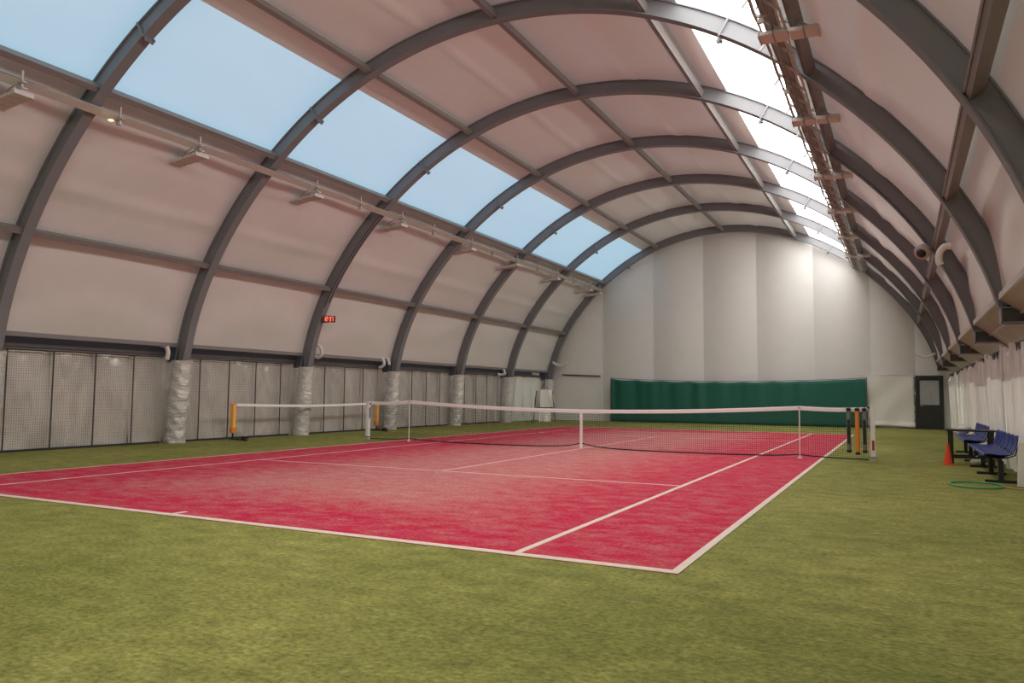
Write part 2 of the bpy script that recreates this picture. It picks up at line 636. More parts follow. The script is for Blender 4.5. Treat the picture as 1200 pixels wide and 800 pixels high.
# eave edge battens (under the lower membrane edge), one per bay
for side, nm in ((-1, 'left'), (1, 'right')):
    for bi, (ya, yb) in enumerate(BAYS):
        m = MB()
        ang, of = (-87.0, .30) if side < 0 else (84.5, .07)
        a, b = pv(ang, ya + .13, of), pv(ang, yb - .13, of)
        m.bar(a, b, 0.07, 0.10)
        m.build('edge_batten', 'purlin' if side < 0 else 'galv', ceiling, bevel=0.008)
# slanting lower eave plates on the right, between the arches
for bi, (ya, yb) in enumerate(BAYS):
    m = MB()
    m.grid(lambda u, v: pv(84.8, ya + .14 + (yb - ya - .28) * v, .07) * (1 - u) + Vector((8.95, ya + .14 + (yb - ya - .28) * v, 2.36)) * u, 3, 2)
    m.build('eave_plate', 'soffit', ceiling, solid=0.02)
    MB().grid(lambda u, v: pv(76, ya + (yb - ya) * v, .37) * (1 - u) + Vector((9.56, ya + (yb - ya) * v, 2.62)) * u, 4, 2).build('sun_leak_cover', 'steel_dark', ceiling)  # added outer cover, keeps the sun from leaking in above the eave plates

# end walls, each a row of upright sheets cut along the arch
def roof_z(x):
    lo, hi = (-100.0, 0.0) if x < XC else (0.0, 100.0)
    best = 0.0
    for i in range(120):
        a = lo + (hi - lo) * i / 119
        px, pz = prof(a, MOFF + 0.02)
        if abs(a) < 88 and ((x < XC and px <= x) or (x >= XC and px >= x)):
            best = max(best, pz)
    return max(best, 2.75)


def end_wall(name, y, sgn, label, xs):
    w = thing(name, (0, 0, 0), label, None, None, 'structure')
    for i in range(len(xs) - 1):
        a, b = xs[i], xs[i + 1]

        def fn(u, v):
            x = a + (b - a) * u + (0.03 * (u - .5) if 0 < i < len(xs) - 2 else 0)
            z = roof_z(x) * v
            return (x, y - sgn * (0.16 * math.sin(PI * u) + 0.03 * u), z)
        MB().grid(fn, 16, 26).build('wall_sheet', 'backwall', w, smooth=True)
    return w


XS = [-10.1, -6.64, -3.96, -1.47, 1.02, 3.51, 5.82, 7.54, 9.6]
wall_back = end_wall('wall_back', YB + 0.12, 1, 'tall end wall of upright grey white sheets behind the net', XS)
end_wall('wall_front', YF, -1, 'end wall of upright sheets behind the camera', XS)
tr = MB().box((-7.7, YB - 0.09, 2.30), (2.1, 0.05, 0.07), Matrix.Rotation(0.035, 3, 'Y')).build('trim_1', 'steel_dark')
tag(tr, 'thin dark rail across the lower left of the end wall', None, kind='structure')

# ------------------------------------------------------------------ steel arches
def arch_path(y, a0, a1, foot_left):
    pts = []
    if foot_left:
        pts.append((Vector((-9.305, y, 1.75)), Vector((-1, 0, 0.06)).normalized()))
    n = 84
    for i in range(n + 1):
        a = a0 + (a1 - a0) * i / n
        pts.append((pv(a, y), outn(a)))
    return pts


ARCH_LABEL = {
    1: 'grey steel roof arch nearest the camera, cut off by the top edge of the photo',
    2: 'grey steel roof arch second from the camera, crossing just below the photo top edge',
    3: 'grey steel roof arch carrying the red digital clock',
    4: 'grey steel roof arch next beyond the one with the red digital clock',
    5: 'grey steel roof arch fifth from the camera, third from the end wall',
    6: 'grey steel roof arch last but one before the end wall',
    7: 'grey steel roof arch set against the end wall'}
ARCH = {}
FW, FT, WT, DP = 0.21, 0.022, 0.03, 0.315
for k in range(1, 8):
    y = AY[k]
    t = thing('steel_arch', (0, y, 0), ARCH_LABEL[k], 'arch', 'steel roof arches')
    ARCH[k] = t
    path = arch_path(y, -88.0, 85.5, True)
    fr = [(p, n, Vector((0, 1, 0))) for p, n in path]
    MB().sweep([(0, -FW / 2), (FT, -FW / 2), (FT, FW / 2), (0, FW / 2)], fr).build('inner_flange', 'steel', t)
    MB().sweep([(DP - FT, -FW / 2), (DP, -FW / 2), (DP, FW / 2), (DP - FT, FW / 2)], fr).build('outer_flange', 'steel', t)
    MB().sweep([(FT, -WT - .03), (DP - FT, -WT - .03), (DP - FT, WT + .03), (FT, WT + .03)], fr).build('web', 'steel', t)
    # strap clamps with a small lug under the two skylights
    for a in (-39.5, 38.5):
        m = MB()
        n = outn(a)
        c = pv(a, y)
        td = (pv(a + .5, 0) - pv(a - .5, 0)).normalized()
        rot = Matrix((td, Vector((0, 1, 0)), n)).transposed()
        m.box(c + n * 0.15, (0.035, FW + 0.03, 0.36), rot)
        m.box(c - n * 0.07, (0.03, 0.16, 0.10), rot)
        m.box(c - n * 0.06 + Vector((0, .09, 0)), (0.10, 0.03, 0.05), rot)
        m.build('strap_clamp', 'steel', t)
    # gusset and box at the left foot, column head on the right
    m = MB()
    m.box((-9.62, y, 2.30), (0.40, 0.14, 0.46))
    m.build('foot_gusset', 'steel_dark', t)
    m = MB()
    x0, z0 = prof(85.5)
    m.box((x0 + .44, y, z0 - .12), (0.80, 0.20, 0.22))
    m.build('column_head', 'steel_dark', t, bevel=0.005)
    m = MB()
    for s in (-1, 1):
        m.box((x0 + .30, y + s * .13, z0 - .01), (0.58, 0.06, 0.02))
        m.box((x0 + .30, y + s * .13, z0 - .23), (0.58, 0.06, 0.02))
    m.box((x0 + .03, y, z0 - .12), (0.02, 0.30, 0.28))
    m.build('flange_plate', 'steel', t)
    m = MB()
    m.box((9.17, y, (z0 - .23) / 2), (0.2, 0.2, z0 - .23))
    m.build('right_column', 'steel', t)

WRAP_WHERE = {2: 'left of the orange mini net post', 3: 'behind the middle of the mini net', 4: 'just behind the far post of the mini net',
              5: 'fourth of the row from the camera', 6: 'next to the white umpire chair', 7: 'in the corner by the end wall'}
for k in range(1, 8):
    y = AY[k]
    rnd = random.Random(k * 5)
    m = MB()
    n, h = 28, 60
    vs, fs = [], []
    for i in range(h + 1):
        v = i / h
        cx, z = -9.53 + 0.17 * v, 2.09 * v
        for j in range(n):
            a = 2 * PI * j / n
            amp = 0.016 * (1.0 if k in (2, 4, 5) else 0.35) * (1 - 0.5 * v)
            w = amp * (math.sin(40 * v + 3.0 * math.sin(a * 2 + k) + k) + 0.6 * math.sin(71 * v - 4 * math.cos(a * 3) + 2 * k))
            r = 0.245 + w - 0.012 * math.sin(3 * v * PI)
            if k == 6:
                r += 0.10 * v
            vs.append((cx + r * math.cos(a), y + r * math.sin(a), z))
    for i in range(h):
        for j in range(n):
            j2 = (j + 1) % n
            fs.append((i * n + j, i * n + j2, (i + 1) * n + j2, (i + 1) * n + j))
    m.add(vs, fs)
    if k == 1:
        lab = 'crinkled silver foil wrapped column, mostly cut off at the left edge'
    else:
        lab = 'silver foil wrapped column at the left wall, ' + WRAP_WHERE[k]
    t = thing('wrapped_column', (-9.53, y, 0), lab, 'column', 'foil wrapped columns')
    m.build('foil_wrap', 'foil_wrap', t, smooth=True)
    rings = MB()
    for z, rr in ((0.62 if k == 3 else 0.10, .255), (2.03, .25 + (.1 if k == 6 else 0))):
        rings.tube([(-9.53 + .17 * z / 2.09 + rr * math.cos(2 * PI * j / 24), y + rr * math.sin(2 * PI * j / 24), z) for j in range(24)], 0.008, 5, closed=True)
    rings.build('tie_band', 'foil', t)

# ------------------------------------------------------------------ purlins
PUR = [(-73.2, 'left wall purlin halfway up the left membrane', 'lower left'),
       (-50.2, 'purlin along the lower edge of the blue skylight', ''),
       (-26, 'roof purlin just above the blue skylight', ''),
       (0, 'ridge purlin along the crown of the roof', ''),
       (26, 'roof purlin just above the white skylight', ''),
       (51.6, 'purlin below the white skylight, beside the right cable tray', ''),
       (73.2, 'right roof purlin near the dome camera', '')]
for a, lab, _ in PUR:
    t = thing('roof_purlin', (0, 0, 0), 'brown grey steel ' + lab, 'beam', 'roof purlins')
    big = abs(a) > 45
    n = outn(a)
    td = (pv(a + .5, 0) - pv(a - .5, 0)).normalized()
    w, d = (0.11, 0.16) if big else (0.10, 0.15)
    for (ya, yb) in BAYS:
        y0 = ya + 0.03 if ya > YF else ya
        y1 = yb - 0.03
        m = MB()
        fr = []
        for yv in (y0, y1):
            fr.append((pv(a, yv, 0.05), n, td))
        # channel shaped: two lips and a recessed web
        m.sweep([(0, -w / 2), (0, w / 2), (d, w / 2), (d, w / 2 - .012), (.035, w / 2 - .012), (.035, -w / 2 + .012), (d, -w / 2 + .012), (d, -w / 2)], fr)
        m.sweep([(-.012, -w / 2), (-.012, -w / 2 + .03), (0, -w / 2 + .03), (0, -w / 2)], fr)
        m.build('purlin_segment', 'purlin', t)

# ------------------------------------------------------------------ cable trays with lamps
def tray(side, lab):
    t = thing('cable_tray', (0, 0, 0), lab, 'cable tray', 'cable trays under the skylights')
    a = 53.0 * side if side < 0 else 49.7
    n = outn(a)
    td = (pv(a + .5, 0) - pv(a - .5, 0)).normalized()
    off = -0.10
    m = MB()
    fr = [(pv(a, yv, off), n, td) for yv in (YF + .1, YB - .15)]
    w, lip = (0.16 if side < 0 else 0.30), 0.05
    m.sweep([(0, -w / 2), (0, w / 2), (lip, w / 2), (lip, w / 2 - .006), (.006, w / 2 - .006), (.006, -w / 2 + .006), (lip, -w / 2 + .006), (lip, -w / 2)], fr)
    m.build('tray', 'galv' if side < 0 else 'tray_brown', t)
    m = MB()
    for j, o in enumerate((-.06, -.02, .03, .065)):
        m.tube([pv(a, YF + .2 + i * 1.0, off) + n * (0.03 + .012 * math.sin(i * 1.7 + j)) + td * (o + .012 * math.sin(i + j * 2)) for i in range(38)], 0.012, 5)
    m.build('cable', 'black', t)
    return t, a, n, td, off


def lamp(loc, side, name='sports_lamp'):
    """wide lamp of four modules hung across the tray; built around its hanger point"""
    t = thing(name, loc)
    L = Vector(loc)
    out = Vector((side, 0, 0))
    tilt = -0.10 if side < 0 else -0.04
    d = Vector((side, 0, tilt)).normalized()
    up = Vector((0, 1, 0)).cross(d) if side > 0 else d.cross(Vector((0, 1, 0)))
    if up.z < 0:
        up = -up
    x0 = -0.30 if side > 0 else -0.08
    ln = 0.84
    rot = Matrix((d, Vector((0, 1, 0)), up)).transposed()
    cen = L + d * (x0 + ln / 2) - Vector((0, 0, 0.19))
    MB().box(cen + up * 0.055, (ln, 0.10, 0.05), rot).build('housing', 'galv', t, bevel=0.006)
    gap = ln / 4
    for i in range(4):
        c = L + d * (x0 + gap * (i + .5)) - Vector((0, 0, 0.19))
        MB().box(c, (gap - .022, 0.32, 0.06), rot).build('lamp_module', 'lamp_white', t, bevel=0.006)
    for e in (0.0, ln):
        m = MB()
        m.box(L + d * (x0 + e) - Vector((0, 0, 0.19)), (0.016, 0.34, 0.08), rot)
        m.build('end_plate', 'lamp_white', t)
    m = MB()
    m.bar(L + Vector((0, 0, -.12)), L + Vector((0, 0, .24)), 0.035, 0.035)
    m.box(L + Vector((0, 0, .03)), (.16, .07, .03))
    m.box(L + Vector((0, 0, -.09)), (.20, .09, .03))
    m.build('hanger', 'galv', t)
    m = MB()
    m.tube([L + d * (x0 + ln * .85) + Vector((0, 0, -.12)), L + d * (x0 + ln * .6) + Vector((0, .02, .03)), L + Vector((side * .08, 0, .06))], 0.012, 6)
    m.bar(L + d * (x0 + ln * .95) + Vector((0, .03, -.13)), L + Vector((side * .05, .03, .02)), .025, .012)
    m.build('brace', 'galv', t)
    return t


tl, aL, nL, tdL, offL = tray(-1, 'galvanised cable tray running below the blue skylight along the left roof')
tr_, aR, nR, tdR, offR = tray(1, 'galvanised cable tray running below the white skylight along the right roof')
LY = [-9.92, -6.15, -2.42, 1.40, 5.66, 9.25, 13.2, 17.2, 18.55]
RY = [-10.1, -5.95, -1.98, 2.25, 6.15, 10.22, 14.1]
ORD = ['nearest', 'second', 'third', 'fourth', 'fifth', 'sixth', 'seventh', 'eighth', 'last']
lx, lz = prof(-53, -0.16)
rx, rz = prof(49.7, -0.16)
LXR = rx + .20
pl = lamp((lx, LY[0], lz + .02), -1)
for i, y in enumerate(LY):
    o = pl if i == 0 else copy_tree(pl, (lx, y, lz + .02))
    tag(o, '%s of the four-module lamps along the left cable tray, counted from the camera' % ORD[i], 'lamp', 'lamps on the left cable tray')
pr = lamp((LXR, RY[0], rz + .02), 1)
for i, y in enumerate(RY):
    o = pr if i == 0 else copy_tree(pr, (LXR, y, rz + .02))
    lab = ('%s of the four-module lamps along the right cable tray in view, counted from the camera' % ORD[i - 1]) if i else \
        'four-module lamp on the right cable tray above the top edge of the photo'
    tag(o, lab, 'lamp', 'lamps on the right cable tray')
# plain hangers of the trays between the lamps
for (t, ys, x, z) in ((tl, (-8.05, -.6, 3.2, 7.25, 11.2, 15.2), lx, lz), (tr_, (-7.1, -6.3, -3.4, -1.8, .9, 2.3, 5.6, 6.9, 9.4, 10.6, 13.4, 14.8, 17.6), rx, rz)):
    for y in ys:
        m = MB()
        m.bar((x, y, z - .05), (x, y, z + .26), 0.03, 0.03)
        m.box((x + .02, y, z + .02), (.15, .06, .03))
        m.box((x - .03, y, z - .06), (.10, .06, .06))
        m.build('tray_hanger', 'galv', t)
# loose clutter hanging by the right tray
m = MB()
for i in range(26):
    y = -9 + i * 1.05
    sx = .12 * math.sin(i * 2.3)
    m.tube([(rx + .10 + sx, y, rz + .20), (rx + .16, y + .3, rz + .08 - .04 * math.cos(i)), (rx + .02 + sx, y + .62, rz + .16)], 0.014, 5)
m.build('cable_loop', 'galv', tr_)
def tpos(y, o, h):
    return pv(49.7, y, -0.10) + tdR * o + nR * h


for i in range(36):
    y = -9.2 + i * .78
    MB().bar(tpos(y, -.26, -.02), tpos(y + .05, .34, -.02), .03, .035).build('tray_rung', 'galv', tr_)
    if i % 2:
        MB().bar(tpos(y + .3, -.25, .05), tpos(y + .3, -.25, -.16), .025, .03).build('tray_bracket', 'galv', tr_)
for o, h, r_ in ((-.24, .0, .014), (-.19, -.05, .016), (-.06, -.045, .013), (.08, -.05, .016), (.22, -.0, .016), (.30, .0, .02)):
    MB().tube([tpos(-10 + i * .75, o + .012 * math.sin(i * 1.3 + o * 9), h + .014 * math.sin(i * 2.1 + o * 30)) for i in range(39)], r_, 6).build('conduit', 'tray_brown' if h < -.01 else 'galv', tr_)
g = MB()
g.tube([(lx + .03, AY[1] + .25, lz - .1 + .012 * i) for i in range(5)], [.02, .05, .06, .05, .02], 12)
el = g.build('emergency_light', 'lampglow', off=(lx + .03, AY[1] + .25, lz - .1))
tag(el, 'small pale glowing light under the left cable tray by the nearest arch', 'light')

# ------------------------------------------------------------------ net fence on the left wall
XF = -9.73


def fence(y0, y1, label):
    t = thing('net_fence', (XF, y0, 0), label, 'fence', 'net fence sections along the left wall')
    m = MB()
    ny = max(2, int((y1 - y0) / 0.05))
    for i in range(ny + 1):
        y = y0 + (y1 - y0) * i / ny
        m.strand([(XF, y, 0.02), (XF, y, 2.16)], 0.0019)
    for i in range(44):
        z = 0.02 + i * 0.0498
        m.strand([(XF, y0, z), (XF, y1, z)], 0.0019)
    tag(m.build('netting', 'fence_net', t), kind='stuff')
    for i in range(int(math.ceil(y0)), int(math.floor(y1)) + 1):
        b = MB()
        b.bar((XF - .03, i, 0), (XF - .03, i, 2.18), 0.022, 0.022)
        b.build('post', 'steel_dark', t)
    b = MB()
    b.bar((XF, y0, 2.17), (XF, y1, 2.17), 0.02, 0.02)
    b.build('top_rope', 'fence_net', t)
    b = MB()
    b.bar((XF, y0, 0.025), (XF, y1, 0.025), 0.03, 0.05)
    b.build('bottom_rope', 'fence_net', t)


G = 0.3
fence(AY[1] + G, AY[2] - G, 'dark net fence section before grey foil, nearest to the camera')
fence(AY[2] + G, AY[3] - G, 'dark net fence section behind the orange near post of the mini net')
fence(AY[3] + G, AY[4] - G, 'dark net fence section behind the far half of the mini net')
fence(AY[4] + G, AY[5] - G, 'dark net fence section just behind the left end of the tennis net')
fence(AY[5] + G, AY[6] - G, 'dark net fence section furthest from the camera')

# ------------------------------------------------------------------ right plastic curtain
cur = thing('plastic_curtain', (8.75, 7, 0), 'long milky plastic curtain hung along the right wall behind the blue seats', 'curtain')
def cur_x(y):
    return 8.78 + 0.05 * math.sin(y * 2.1) + 0.035 * math.sin(y * 5.3 + 1) + 0.02 * math.sin(y * 11.0 + 2)
yy, k = -5.6, 0
while yy < 19.2:
    rnd = random.Random(900 + k)
    wid = rnd.uniform(1.0, 1.45)
    y0, y1 = yy, min(yy + wid, 19.3)
    dz = rnd.uniform(-.10, .06)
    dx = 0.03 * (k % 2)
    band = rnd.uniform(1.55, 1.85)
    ph = rnd.uniform(0, 6)

    def topz(u, y):
        return 2.26 + dz + 0.05 * math.sin(7 * u + ph) - 0.13 * abs(math.sin(2.2 * u * PI + ph)) ** 3 + (0.08 * math.exp(-(y + 4) / 2) if y < 2 else 0) - 0.012 * max(0, y - 4) * 0.6

    def fn_all(u, v, lo, hi):
        y = y0 + (y1 - y0 + .16) * u
        zt = topz(u, y)
        a, b = lo(zt, u), hi(zt, u)
        z = a + (b - a) * v
        f = 0.35 + 0.65 * min(1, z / 1.8)
        flare = 0.05 * math.sin(9 * u + ph) * math.exp(-z / .15)
        fold = 0.028 * math.sin(17 * u + ph * 2) * (0.5 + .5 * min(1, z / 2)) + 0.012 * math.sin(39 * u + ph) * min(1, z / 1.6)
        return (cur_x(y) * 1.0 + dx + fold * f + flare + 0.04 * (1 - z / 2.3), y, z)
    bz = lambda zt, u: band + 0.01 * math.sin(3 * u)
    MB().grid(lambda u, v: fn_all(u, v, lambda zt, u: 0.01, bz), 44, 16).build('lower_sheet', 'plastic', cur, smooth=True)
    MB().grid(lambda u, v: fn_all(u, v, bz, lambda zt, u: zt), 44, 8).build('upper_band', 'plastic_dull', cur, smooth=True)
    yy = y1
    k += 1
m = MB()
m.tube([(8.80, -5.6 + i * .5, 2.27 + .01 * math.sin(i)) for i in range(50)], 0.012, 6)
m.build('hanging_wire', 'steel_dark', cur)
m = MB()
for i in range(48):
    y = -5.3 + i * .51
    m.tube([(8.81, y, 2.15), (8.80, y, 2.30)], 0.014, 5)
m.build('hook', 'steel_dark', cur)

# ------------------------------------------------------------------ tarpaulin, door, green curtain
m = MB()


def tarp_fn(u, v):
    x = 5.40 + (7.50 - 5.40) * u
    zt = 2.30 - 0.03 * u
    zb = 0.05 + 0.05 * math.sin(2.6 * u + .5)
    z = zb + (zt - zb) * v
    y = YB - 0.12 - 0.05 * math.exp(-v / .12) - 0.03 * math.sin(5 * u + 3 * v) * math.sin(PI * u) - 0.02 * math.sin(9 * (u - v))
    if v < .06:
        y -= 0.06 + 0.05 * math.sin(8 * u)
    return (x, y, z)


t = thing('tarpaulin', (6.45, YB - .15, 0), 'white tarpaulin hanging between the green curtain and the dark door', 'tarpaulin')
m.grid(tarp_fn, 26, 34).build('sheet', 'tarp', t, smooth=True, solid=0.01)
MB().bar((5.35, YB - .14, 2.32), (7.5, YB - .14, 2.29), .03, .03).build('top_batten', 'white_paint', t)
m = MB()
for i in range(6):
    m.box((7.49, YB - .16, .35 + i * .36), (.05, .05, .035))
m.build('tie_clip', 'black', t)

d = thing('door_1', (8.05, YB - .15, 0), 'dark door with a grey upper window at the right end of the end wall', None, None, 'structure')
DX0, DX1, DH, DYY = 7.53, 8.57, 2.25, YB - .17
m = MB()
m.box((DX0 + .05, DYY, DH / 2), (.10, .12, DH))
m.box((DX1 - .05, DYY, DH / 2), (.10, .12, DH))
m.box(((DX0 + DX1) / 2, DYY, DH - .06), (DX1 - DX0 - .2, .12, .12))
m.build('door_frame', 'door', d, bevel=.006)
m = MB()
m.box(((DX0 + DX1) / 2, DYY + .01, .52), (DX1 - DX0 - .2, .06, 1.00))
m.box((DX0 + .13, DYY + .01, 1.57), (.06, .06, 1.1))
m.box((DX1 - .13, DYY + .01, 1.57), (.06, .06, 1.1))
m.box(((DX0 + DX1) / 2, DYY + .01, 2.09), (DX1 - DX0 - .3, .06, .08))
leaf = m.build('door_leaf', 'door', d)
MB().box(((DX0 + DX1) / 2, DYY + .015, 1.535), (DX1 - DX0 - .3, .02, 1.03)).build('window_pane', 'pane', leaf)
MB().bar((DX0 + .16, DYY - .03, .98), (DX0 + .16, DYY - .09, .98), .02, .02).bar((DX0 + .16, DYY - .08, .98), (DX0 + .28, DYY - .08, .98), .02, .02).build('door_handle', 'galv', leaf)

gc = thing('green_curtain', (-.15, YB - .45, 0), 'long dark green backdrop curtain hung low across the end wall', 'curtain')
GX0, GX1 = -5.93, 5.63


def gtop(u):
    return 2.13 - 0.16 * math.sin(PI * min(1, u * 1.0)) ** 0.7 - 0.045 * abs(math.sin(u * PI * 9)) * (1 - u) ** .5


def green_fn(u, v):
    x = GX0 + (GX1 - GX0) * u
    zt = gtop(u)
    z = 0.02 + (zt - .02) * v
    fo = 0.055 * (1 - .65 * u)
    y = YB - .45 + fo * math.sin(u * 62 + 1.5 * math.sin(u * 17)) * (0.5 + .5 * v) + 0.02 * math.sin(u * 130) * v * (1 - u)
    s = (u - .955) - (v - .75) * 0.03
    y += 0.05 * math.exp(-(s / .006) ** 2) * max(0, v - .4)
    return (x, y, z)


MB().grid(green_fn, 260, 14).build('cloth', 'green', gc, smooth=True, solid=.006)
m = MB()
m.tube([(GX0 + (GX1 - GX0) * i / 60, YB - .45, 2.16 - 0.16 * math.sin(PI * i / 60) ** .7) for i in range(61)], 0.014, 6)
m.build('wire', 'steel_dark', gc)
m = MB()
m.bar((GX0 - .03, YB - .45, 0), (GX0 - .03, YB - .45, 2.17), .04, .04)
m.build('end_pole', 'steel_dark', gc)
MB().bar((GX1 + .03, YB - .45, 0), (GX1 + .03, YB - .45, 2.17), .04, .04).build('end_pole', 'steel_dark', gc)

# ------------------------------------------------------------------ tennis net
HP = {'l': 1.07, 'r': 1.12}
NX = [(-6.36, 1.03), (-5.03, 1.075), (0.0, 0.914), (5.03, 1.075), (6.36, 1.07)]


def net_top(x):
    for (xa, za), (xb, zb) in zip(NX, NX[1:]):
        if xa <= x <= xb:
            u = (x - xa) / (xb - xa)
            sag = 0.035 * math.sin(PI * u) if abs(xb - xa) > 3 else 0.02 * math.sin(PI * u)
            return za + (zb - za) * u - sag
    return 1.0


def net_bot(x):
    return 0.035 + 0.11 * math.exp(-(abs(x) / .35)) + 0.05 * math.exp(-(abs(abs(x) - 5.0) / .4)) - 0.015 * math.sin(PI * min(1, abs(x) / 5))


nt_ = thing('tennis_net', (0, 0, 0), 'black tennis net with white top tape strung across the red court', 'net')
m = MB()
nv = 285
for i in range(nv + 1):
    x = -6.36 + 12.72 * i / nv
    m.strand([(x, 0, net_bot(x)), (x, 0, net_top(x) - .03)], 0.0026)
for j in range(1, 21):
    v = j / 21
    pts = []
    for i in range(61):
        x = -6.36 + 12.72 * i / 60
        pts.append((x, 0, net_bot(x) + (net_top(x) - .05 - net_bot(x)) * v))
    m.strand(pts, 0.0026)
tag(m.build('net_mesh', 'net', nt_), kind='stuff')
m = MB()
fr, pts = [], []
for i in range(97):
    x = -6.36 + 12.72 * i / 96
    fr.append((Vector((x, 0, net_top(x))), Vector((0, 1, 0)), Vector((0, 0, 1))))
    pts.append((x, 0, net_bot(x)))
m.sweep([(-.012, -.045), (.012, -.045), (.014, .02), (.008, .042), (-.008, .042), (-.014, .02)], fr)
m.build('top_tape', 'tape', nt_)
m = MB()
m.sweep([(-.005, -.013), (.005, -.013), (.005, .013), (-.005, .013)], [(Vector(p), Vector((0, 1, 0)), Vector((0, 0, 1))) for p in pts])
m.build('bottom_tape', 'net', nt_)
m = MB()
m.box((0, -.016, .49), (.062, .006, .92))
m.box((0, .016, .49), (.062, .006, .92))
m.box((0, 0, .952), (.062, .038, .006))
m.build('centre_strap', 'tape', nt_)
m = MB()
m.box((0, 0, .035), (.05, .05, .05))
m.build('strap_anchor', 'white_paint', nt_)


def net_post(x, h, label):
    t = thing('net_post', (x, 0, 0), label, 'post', 'tennis net posts')
    m = MB()
    w = .095
    m.box((x, 0, h / 2 + .04), (w, w, h - .08))
    m.build('shaft', 'white_paint', t, bevel=.01)
    m = MB()
    m.box((x, 0, .04), (w + .02, w + .02, .08))
    m.build('base_sleeve', 'galv', t, bevel=.006)
    m = MB()
    m.box((x, 0, h + .005), (w + .01, w + .01, .02))
    m.build('cap', 'white_paint', t)
    MB().box((x, 0, .085), (w + .03, w + .03, .015)).build('collar', 'black', t)
    s = 1 if x < 0 else -1
    m = MB()
    m.tube([(x + s * .05, 0, h - .05), (x + s * .10, 0, h - .045)], .02, 8)
    m.box((x + s * .052, 0, .75), (.012, .03, .30))
    m.build('tension_winder', 'black_metal', t)
    return t


net_post(-6.45, 1.06, 'white square net post at the far left end of the tennis net')
pr_ = net_post(6.45, 1.15, 'white square net post at the right end of the tennis net')
MB().box((6.455, -.052, .33), (.045, .008, .20)).build('sticker', 'red', pr_)['label'] = 'red sticker'
for s, lab in ((-1, 'thin singles stick propping the left part of the tennis net'), (1, 'thin singles stick propping the right part of the tennis net')):
    t = thing('singles_stick', (s * 5.03, -.03, 0), lab, 'stick', 'singles sticks')
    MB().tube([(s * 5.03, -.035, .02), (s * 5.03, -.035, 1.07)], .013, 8).build('shaft', 'white_paint', t)
    MB().tube([(s * 5.03, -.035, 0.012), (s * 5.03, -.035, .03)], [.05, .03], 12).build('foot', 'white_paint', t)
    MB().box((s * 5.03, -.02, 1.085), (.05, .07, .03)).build('notch', 'galv', t)

for x, body, lab in ((6.0, 'tube_clear', 'dark and grey ball pick-up tube hooked on the net, left of the orange one'),
                     (6.165, 'orange', 'orange ball pick-up tube hooked on the net beside the right post'),
                     (6.30, 'tube_clear', 'dark lettered grey ball pick-up tube hooked between the orange tube and the right post')):
    y = -.075
    t = thing('ball_tube', (x, y, .15), lab, 'tube', 'ball pick-up tubes')
    dz = -.04 if body == 'orange' else 0
    MB().tube([(x, y, .22 + dz), (x, y, 1.03)], .042, 14).build('tube', body, t, smooth=False)
    MB().tube([(x, y, .17 + dz), (x, y, .225 + dz)], .047, 14).build('bottom_cap', 'black', t)
    MB().tube([(x, y, 1.03), (x, y, 1.09)], .046, 14).build('top_cap', 'black', t)
    MB().tube([(x, y, 1.085), (x, y + .03, 1.12), (x, y + .10, 1.12), (x, y + .11, 1.06)], .01, 6).build('hook', 'black', t)
    if body != 'orange':
        MB().box((x, y - .043, .60), (.055, .008, .50)).build('print_strip', 'black', t)['label'] = 'black printed strip'

# ------------------------------------------------------------------ mini net by the left wall
XM = -9.02
mn = thing('mini_net', (XM, .75, 0), 'orange posted mini tennis net with white tape along the left wall', 'net')
for y, nm in ((-2.5, 'near'), (3.82, 'far')):
    p = MB()
    p.box((XM, y, .60), (.10, .16, .78))
    po = p.build('post_cover', 'orange', mn, bevel=.015)
    m = MB()
    rnd = random.Random(int(y * 3))
    m.box((XM + .053, y, .66), (.004, .085, .60))
    m.box((XM + .0, y - .083, .66), (.055, .004, .60))
    m.build('print_strip', 'orange_pale', po)
    m = MB()
    for i in range(9):
        z = .40 + i * .062
        w = rnd.uniform(.03, .06)
        m.box((XM + .056, y + rnd.uniform(-.01, .01), z), (.003, w, .012))
        m.box((XM + .056, y + rnd.choice((-.02, .02)), z + .018), (.003, .012, .03))
    m.build('print_marks', 'orange', po)
    m = MB()
    m.tube([(XM, y, .03), (XM, y, .22)], .022, 8)
    m.build('leg', 'black', mn)
    m = MB()
    m.tube([(XM - .22, y + .1, .02), (XM, y, .05), (XM + .45, y + .08, .02)], .018, 6)
    m.tube([(XM, y, .05), (XM + .05, y + .42, .02)], .018, 6)
    m.box((XM + .12, y + .32, .07), (.10, .16, .08))
    m.build('foot', 'black', mn)
m = MB()
fr = []
for i in range(25):
    u = i / 24
    fr.append((Vector((XM + .01, -2.42 + 6.16 * u, .96 - .05 * math.sin(PI * u))), Vector((1, 0, 0)), Vector((0, 0, 1))))
m.sweep([(-.005, -.035), (.005, -.035), (.005, .035), (-.005, .035)], fr)
m.build('top_tape', 'tape', mn)
m = MB()
m.box((XM + .03, 3.72, .93), (.03, .20, .05))
m.build('tape_end', 'orange', mn)

# ------------------------------------------------------------------ umpire chair
ux, uy = -8.12, 15.7
uc = thing('umpire_chair', (ux, uy, 0), 'white cloth covered umpire chair standing in the far left corner', 'chair')
cs, sn = math.cos(.42), math.sin(.42)


def uw(a, b, z):          # local: a across, b depth (towards the camera negative)
    return Vector((ux + a * cs - b * sn, uy + a * sn + b * cs, z))


